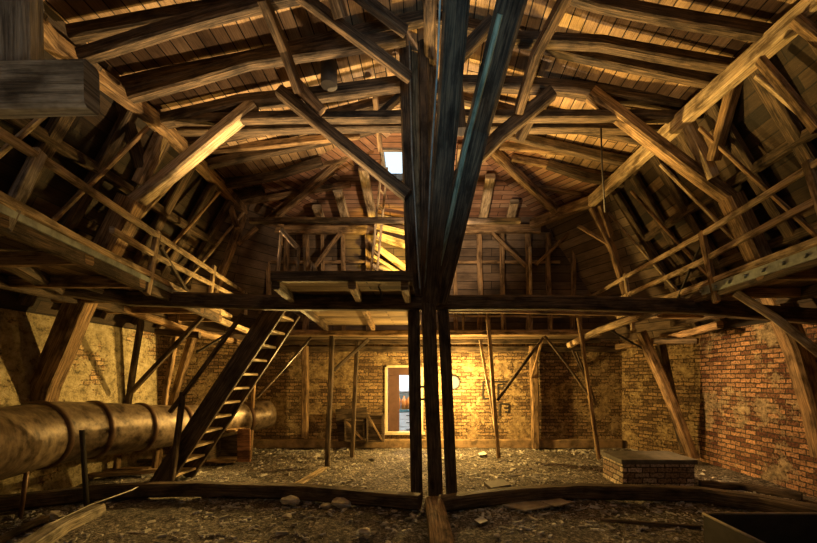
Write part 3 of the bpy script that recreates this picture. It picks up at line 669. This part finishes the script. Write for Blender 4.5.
T('side_beam', 'dark short sill on the right brick wall under the catwalk', [(655, 341, 7.8), (698, 341, 7.2)], .1, .1, W_SHADE)
T('side_beam', 'pale beam above the yellow one at the left catwalk end', [(208, 315, 7.4), (252, 333, 8.6)], .1, .1, W_PALE)

# ---------------------------------------------------------------- stair
st = empty('stair', P(165, 482, Y=6.3), 'steep dark open-riser timber stair climbing right to the platform', 'stair')
s0 = P(158, 486, Y=6.25); s1 = P(278, 305, Y=6.25)
off = V((0, .68, 0))
upv = (s1-s0).normalized().cross(V((0, 1, 0)))
for q, sh in ((V((0, 0, 0)), 0), (off, .02)):
    tim('stringer', None, [s0+q, s1+q], .06, .29, W_SHADE, parent=st, up=(0, 0, 1), jit=.004, ch=.08)
for k in range(12):
    f = (k+.55)/12.2; c = s0.lerp(s1, f)
    box('tread', None, (c.x-.11, c.y-.0, c.z-.02), (c.x+.13, c.y+.68, c.z+.02), W_PALE, parent=st)
hr = tim('handrail', None, [P(243, 314, Y=6.1), P(190, 386, Y=6.1), P(170, 412, Y=6.1)], .05, .07, W_SHADE, parent=st)
tim('newel_post', None, [P(183, 392, Y=6.1), P(172, 480, Y=6.1)], .07, .08, W_SHADE, parent=st)

# ---------------------------------------------------------------- big pipe
pp = [P(-120, 452, Y=3.3), P(-50, 448, Y=4.0), P(0, 443, Y=4.75), P(52, 433, Y=5.5), P(105, 429, Y=6.2), P(150, 427, Y=6.9), P(190, 424, Y=7.6), P(235, 419, Y=8.5), P(268, 414, Y=9.2)]
dense = []
for i in range(len(pp)-1):
    for k in range(4):
        p0, p1, p2, p3 = pp[max(0, i-1)], pp[i], pp[i+1], pp[min(len(pp)-1, i+2)]
        t = k/4; dense.append(.5*((2*p1)+(p2-p0)*t+(2*p0-5*p1+4*p2-p3)*t*t+(3*p1-p0-3*p2+p3)*t**3))
dense.append(pp[-1])
pr = [.43-.012*max(0, i-12)*.5 for i in range(len(dense))]
me, org = tube_mesh(dense, pr, 36)
pipe = props(link('duct_pipe', me, M_RUST, None, org), 'huge rusty round duct pipe lying along the left wall', 'pipe')
for k in (11, 15, 19, 23, 26, 29):
    if k < len(dense)-1:
        d = (dense[k+1]-dense[k]).normalized()*.045
        me, o2 = tube_mesh([dense[k]-d, dense[k]-d*.6, dense[k]+d*.6, dense[k]+d], [pr[k]+.005, pr[k]+.03, pr[k]+.03, pr[k]+.005], 36)
        b_ = link('band', me, M_BAND, pipe, o2)
def rod(label, pix, Y, r=.025, mat=M_IRON):
    pts = [P(a, b, Y=Y) for a, b in pix]; pts[-1].z = -.02
    tube('pipe_stand', label, pts, r, mat, 'stand', seg=8)
rod('black iron rod standing in front of the big pipe', [(82, 430), (87, 506)], 5.15, .03)
rod('rusty thin rod under the near end of the pipe', [(27, 470), (20, 516)], 4.9, .025, M_BAND)
rod('slim rod under the pipe beside the black rod', [(41, 463), (36, 490)], 5.9, .02)
for k, (x, Y) in enumerate(((118, 7.0), (157, 7.5), (200, 8.1))):
    p = P(x, 440, Y=Y); tim('pipe_trestle', ('leftmost', 'middle', 'rightmost')[k]+' pale timber leg propping the pipe from below', [(p.x, Y, .35), (p.x-.05, Y, -.02)], .07, .1, W_TIM, 'prop')
for k, (a, b) in enumerate((((90, 462), (175, 461)), ((60, 478), (160, 470)), ((105, 471), (150, 469)))):
    q0, q1 = P(*a, z=.08), P(*b, z=.08)
    tim('floor_board', ('farthest', 'nearest', 'shortest')[k]+' old board lying under the big pipe', [q0, q1], .12, .07, W_TIM if k else W_SHADE, 'board', group='boards under the pipe')

# ---------------------------------------------------------------- furniture / clutter at the back
cb = empty('cabinet', P(225, 460, z=0), 'old open cabinet with reddish side standing behind the stair', 'cabinet')
Yc = 8.0; x0, x1 = P(208, 0, Y=Yc).x, P(237, 0, Y=Yc).x; x2 = x1+.26
box('side_panel', 'reddish side panel', (x1, Yc, .02), (x2, Yc+.05, .68), W_RED, parent=cb)
box('top', None, (x0, Yc-.12, .64), (x1+.02, Yc+.5, .68), W_TIM, parent=cb)
box('back_panel', None, (x0, Yc+.4, .02), (x1, Yc+.44, .64), W_SHADE, parent=cb)
box('bottom', None, (x0, Yc-.12, .02), (x1, Yc+.44, .06), W_TIM, parent=cb)
box('side_panel', None, (x0, Yc-.12, .04), (x0+.04, Yc+.44, .64), W_SHADE, parent=cb)
def crate(label, x, y0, yb, w, h, d, rot, tilt=0):
    c = empty('crate', (x, y0, yb), label, 'crate')
    c.rotation_euler = (tilt, 0, rot)
    def sub(nm, lo, hi, m=W_SHADE):
        me, cc = box_mesh(lo, hi); o = link(nm, me, m, c); o.location = cc; return o
    t = .045
    sub('post', (-w/2, 0, 0), (-w/2+t, t, h)); sub('post', (w/2-t, 0, 0), (w/2, t, h))
    sub('rail', (-w/2+t, 0, 0), (w/2-t, t, t)); sub('rail', (-w/2+t, 0, h-t), (w/2-t, t, h))
    sub('back_panel', (-w/2, t+.02, 0), (w/2, d, h), W_SHADE)
    me, o2 = sweep_mesh([(-w/2+t, .02, h-t), (w/2-t, .02, t)], .04, .05, jit=.003); b = link('brace', me, W_TIM, c); b.location = o2
    return c
crate('wooden crate with diagonal brace leaning right beside the lit opening', -1.29, 9.35, .2, .42, .66, .2, 0, -.1)
crate('dark wooden crate further left, beneath the leaning board', -1.78, 9.4, .2, .48, .52, .3, .1)
T('leaning_board', 'dark board leaning behind the crates under the wall', [(337, 426, 9.7), (368, 423, 9.7)], .04, .74, W_SHADE, cat='board')

# brick plinth at right
pl = empty('plinth', (3.55, 6.5, 0), 'low rectangular brick plinth with slab top near the right wall', 'plinth')
me, c = box_mesh((3.0, 6.22, -.02), (4.12, 6.95, .36), .01, 0); o = link('masonry_base', me, M_PLINTH, pl, c)
box('slab_top', 'grey mortar-capped top', (2.97, 6.2, .36), (4.16, 6.98, .43), M_SLAB, parent=pl)
# metal trough
tr = empty('trough', (3.3, 3.6, 0), 'open dark metal trough in the near right corner', 'trough')
def thin(name, lo, hi): return box(name, None, lo, hi, M_IRON, parent=tr, bev=.003)
X0, X1, Y0, Y1, zt = 2.72, 3.95, 3.2, 3.98, .35
thin('side', (X0, Y0, 0), (X0+.03, Y1, zt)); thin('side', (X1-.03, Y0, 0), (X1, Y1, zt))
thin('end', (X0, Y0, 0), (X1, Y0+.03, zt)); thin('end', (X0, Y1-.03, 0), (X1, Y1, zt)); thin('bottom', (X0, Y0, 0), (X1, Y1, .03))
tube('rim', None, [(X0, Y0, zt), (X0, Y1, zt), (X1, Y1, zt), (X1, Y0, zt), (X0, Y0, zt)], .014, M_SHEET, parent=tr, seg=6)

# graffiti painted on the back wall (real strokes of paint)
def stroke(pix, w=1.6):
    out = []
    for a, b in zip(pix[:-1], pix[1:]):
        p, q = P(a[0], a[1], Y=YB-.012), P(b[0], b[1], Y=YB-.012)
        me, org = sweep_mesh([p, q], w*YB/F, .012, up=(0, 1, 0), jit=0); out.append(link('x', me, M_PAINT, None, org))
    return out
s1_ = stroke([(507, 381.5), (483, 381.5), (483, 398.5), (492, 398.5)]) + stroke([(498, 398.5), (498, 384.5), (505, 384.5)]) + stroke([(498, 388), (503, 388)]) 
props(link('wall_marking', joined('gr', s1_), M_PAINT), 'dark painted square bracket and letter F on the back wall', 'marking')
s2_ = stroke([(500, 416), (500, 404), (509, 404), (509, 412), (505, 412)]) + stroke([(504, 408), (509, 408)])
props(link('wall_marking', joined('gr', s2_), M_PAINT), 'smaller dark painted letter mark lower on the back wall', 'marking')

# ---------------------------------------------------------------- floor clutter
Z('floor_plank', 'bright pale plank lying by the slim post on the floor', [(324, 468), (289, 488)], .12, .03, .03, W_PALE, 'plank')
Z('curb_stone', 'long rough masonry curb in the near left corner', [(98, 508), (60, 528), (15, 560)], .2, .14, .06, W_GREY, 'curb', jit=.03)
Z('floor_plank', 'dark plank at the lower left edge', [(45, 518), (-20, 550)], .1, .06, .04, W_SHADE, 'plank')
tube('cable', 'thin pale cable running along the near left floor', [P(150, 480, z=.07), P(132, 490, z=.22), P(90, 505, z=.18), P(50, 524, z=.12), P(10, 548, z=.1)], .008, M_CABLE, 'cable', seg=6)
Z('floor_plank', 'thin dark pole lying on the right foreground floor', [(600, 519), (700, 527)], .04, .04, .03, W_SHADE, 'pole')
Z('floor_plank', 'long dark board against the foot of the right brick wall', [(700, 484), (745, 487), (802, 497)], .14, .1, .05, W_SHADE, 'board')
def flat(name, label, corners, z, th, mat, cat):
    q = [P(a, b, z=z) for a, b in corners]; o = slab(name, q, th, mat, (1, 0, 0), None, outward=(0, 0, 1)); return props(o, label, cat)
flat('floor_tile', 'dark square slab lying right of the central posts', [(484, 485), (503, 482), (511, 488), (491, 491)], .02, .05, M_SLAB, 'slab')
flat('sheet', 'large crumpled pale sheet in front of the right floor sill', [(502, 506), (545, 499), (566, 504), (525, 512)], .02, .02, M_SHEET, 'sheet')
flat('sheet', 'smaller torn sheet overlapping the large one at right', [(540, 502), (560, 499), (572, 503), (556, 507)], .045, .012, M_SHEET, 'sheet')
flat('paper_scrap', 'small white paper scrap on the floor right of the middle post', [(474, 520), (482, 517), (488, 521), (480, 524)], .02, .006, M_PAPER, 'paper')
flat('paper_scrap', 'white paper scrap near the back wall right of the posts', [(478, 454), (484, 452), (487, 455), (480, 456)], .02, .02, M_PAPER, 'paper')
for i, (x, y, r, lb) in enumerate(((365, 531, .055, 'largest pale stone in the foreground left of the floor timber'), (374, 531, .025, 'tiny pale stone touching the largest foreground stone'),
        (385, 523, .04, 'flat pale stone right of the largest foreground stone'), (394, 510, .035, 'small greyish stone just before the left floor sill'),
        (287, 516, .05, 'low pale stone in the left foreground'), (364, 538, .045, 'dull low stone below the largest foreground stone'),
        (341, 505, .1, 'broad pale rubble lump in front of the left sill'), (325, 506, .06, 'small rubble lump beside the broad one'), (291, 502, .1, 'flat rubble lump at left in front of the sill'),
        (372, 459, .06, 'dark lump of rubble on the lit floor'), (529, 466, .03, 'small white stone on the lit floor right of the posts'), (497, 534, .03, 'tiny white stone in the lit foreground'),
        (52, 515, .07, 'pale broken stone in the near left corner'), (612, 497, .08, 'dark stone lump before the plinth'))):
    p = P(x, y+2, z=0); blob('stone', lb, (p.x, p.y, -.01), r, M_STONE if 'dark' not in lb and 'dull' not in lb else M_SLAB, 'stone', sd=i, sq=(1.2, 1, .6))
# uncountable rubble chips
vs, fs = [], []
for i in range(16000):
    x = random.uniform(-5.2, 5.2); y = random.uniform(3.2, 9.7)
    if noise.noise(V((x*.9, y*.9, 3))) < random.uniform(-.5, .3): continue
    r = random.choice((.005, .007, .008, .011, .017))*random.uniform(.6, 1.2)
    gz = .05*noise.noise(V(((x+6)/12*NX*.13, (y+3)/13.2*NY*.13, 0)))-.02
    a = random.uniform(0, 6.28); L_, W_, T_ = r*random.uniform(.8, 4.2), r*random.uniform(.6, 1.4), r*random.uniform(.2, .8)
    ca, sa = math.cos(a), math.sin(a); tl = random.uniform(-.4, .4); n0 = len(vs)
    for (u, v_, q) in ((-1, -1, 0), (1, -.7, 0), (.8, 1, 0), (-.9, .8, 0), (-.8, -.7, 1), (.9, -.5, 1), (.6, .8, 1), (-.7, .6, 1)):
        px, py, pz = u*L_, v_*W_, q*T_*2+u*L_*tl*.4
        vs.append((x+px*ca-py*sa, y+px*sa+py*ca, gz+pz+.004))
    fs += [tuple(n0+k for k in f) for f in ((0, 3, 2, 1), (4, 5, 6, 7), (0, 1, 5, 4), (1, 2, 6, 5), (2, 3, 7, 6), (3, 0, 4, 7))]
me = bpy.data.meshes.new('rubble'); me.from_pydata(vs, [], fs)
props(link('rubble', me, plain('rubble_mat', (.62, .57, .49), .9, var=.25, sc=3)), 'small chips and crumbs of rubble strewn over the dirt floor', 'rubble', kind='stuff')

# near hanging post at the top left
T('near_post', 'blurred weathered post hanging at the top left corner', [(8, -700), (8, -60), (12, 112)], .2, .08, W_GREY, cat='post', Y=1.55, jit=.004)
T('near_block', 'weathered timber block end at top left beside the hanging post', [(-30, 90), (92, 87)], .07, .175, W_GREY, cat='beam', Y=1.47, jit=.004)

# ---------------------------------------------------------------- lamps and added fill lights
wl = empty('wall_lamp', (.56, 9.8, 1.6), 'round work lamp on the back wall half hidden by the right central post', 'lamp')
m, n, b = nt('lamp_glass_mat'); b.inputs['Base Color'].default_value = (.04, .05, .035, 1); b.inputs['Roughness'].default_value = .7; b.inputs['Emission Color'].default_value = (1, .95, .7, 1); b.inputs['Emission Strength'].default_value = .3
me, o2 = tube_mesh([(.56, 9.75, 1.59), (.56, 9.72, 1.59)], [.16, .14], 24); link('lens', me, m, wl, o2)
me, o2 = tube_mesh([(.56, 9.9, 1.59), (.56, 9.75, 1.59)], [.1, .17], 24); link('housing', me, M_IRON, wl, o2)
def pt(name, loc, e, col, r=.06, spot=None, tgt=None, blend=.5):
    l = bpy.data.lights.new(name, 'SPOT' if spot else 'POINT'); l.energy = e; l.color = col; l.shadow_soft_size = r
    o = bpy.data.objects.new(name, l); COL.objects.link(o); o.location = loc
    if spot:
        l.spot_size = math.radians(spot); l.spot_blend = blend
        o.rotation_euler = (V(tgt)-V(loc)).to_track_quat('-Z', 'Y').to_euler()
    return o
WARM = (1, .62, .17)
pt('lamp_light', (.55, 9.0, 1.55), 500, WARM, .06)
pt('platform_lamp_light', (-.5, 8.3, 4.2), 330, (1, .64, .1), .05, 62, (-.82, 9.3, 4.7), .5)
pt('under_platform_fill', (-.75, 7.1, 1.5), 60, WARM, .08)  # added fill with no fixture, brightens the platform underside
pt('left_wall_fill', (-2.6, 8.7, 1.8), 600, WARM, .07, 120, (-4.9, 5.2, 2.3), .5)  # unseen fill added to light the left wall and rails
pt('right_wall_fill', (2.9, 7.3, 2.0), 330, (1, .6, .22), .07, 110, (5.6, 6.2, 1.3), .7)  # unseen fill added to light the right brick wall
pt('roof_fill_right', (1.3, 6.7, 3.0), 900, WARM, .07, 108, (2.0, 5.2, 6.2), .8)  # added spot, no fixture there, brightens the right roof boards
pt('roof_fill_left', (-2.1, 6.7, 3.1), 1000, (1, .66, .28), .07, 112, (-1.8, 5.0, 6.2), .8)  # added spot, no fixture there, brightens the left roof boards
pt('roof_fill_centre', (.45, 7.2, 3.3), 330, (1, .74, .48), .07, 100, (.2, 5.2, 6.3), .7)  # added spot, no fixture there, brightens the middle of the roof
pt('hip_fill', (.5, 6.6, 3.7), 420, (1, .7, .4), .07, 105, (-.4, 9.2, 5.4), .8)  # unseen spot added to brighten the hip boards and jack rafters
pt('roof_wash_left', (-1.9, 4.9, 3.1), 110, (1, .66, .36), .1, 105, (-1.9, 5.1, 6.2), .8)  # added upward fill between the left rafters, no fixture
pt('roof_wash_right', (1.9, 4.9, 3.1), 110, (1, .64, .28), .1, 105, (1.9, 5.1, 6.2), .8)  # added upward fill between the right rafters, no fixture
pt('foreground_fill', (.9, 4.9, 2.3), 22, (1, .7, .32), .1, 80, (.9, 4.0, 0), .9)  # unseen fill added to brighten the front floor
pt('rear_warm_fill', (-1.0, .7, 2.1), 11, (1, .8, .55), .2)  # unseen fill added for the near post and block
pt('rear_cool_fill', (.15, .6, 3.0), 190, (.38, .76, 1), .3, 44, (.15, 5.0, 5.1), .9)  # added cool fill, tints the central timbers in place of blue haze
pt('side_room_light', (-.6, 11.2, 2.3), 90, (.85, .93, 1), .2)
# daylight through the skylight
sn = bpy.data.lights.new('sun', 'SUN'); sn.energy = 6; sn.color = (.75, .87, 1); sn.angle = .03
so = bpy.data.objects.new('sun', sn); COL.objects.link(so); so.rotation_euler = V((.5, -1.3, -2.2)).to_track_quat('-Z', 'Y').to_euler()
w = bpy.data.worlds.new('w'); S.world = w; w.use_nodes = True
bg = w.node_tree.nodes['Background']; bg.inputs[0].default_value = (.72, .87, 1, 1); bg.inputs[1].default_value = 1.6

# ---------------------------------------------------------------- camera
cam = bpy.data.cameras.new('camera'); co = bpy.data.objects.new('camera', cam); COL.objects.link(co)
co.location = (0, 0, H); co.rotation_euler = (math.pi/2, 0, 0)
cam.sensor_fit = 'HORIZONTAL'; cam.sensor_width = 36; cam.lens = F/817*36; cam.clip_start = .05
cam.shift_x = (408.5-CX)/817; cam.shift_y = (CY-271.5)/817
S.camera = co
S.view_settings.view_transform = 'Standard'; S.view_settings.look = 'None'; S.view_settings.gamma = 1
S.view_settings.exposure = 0.0; S.view_settings.use_curve_mapping = False
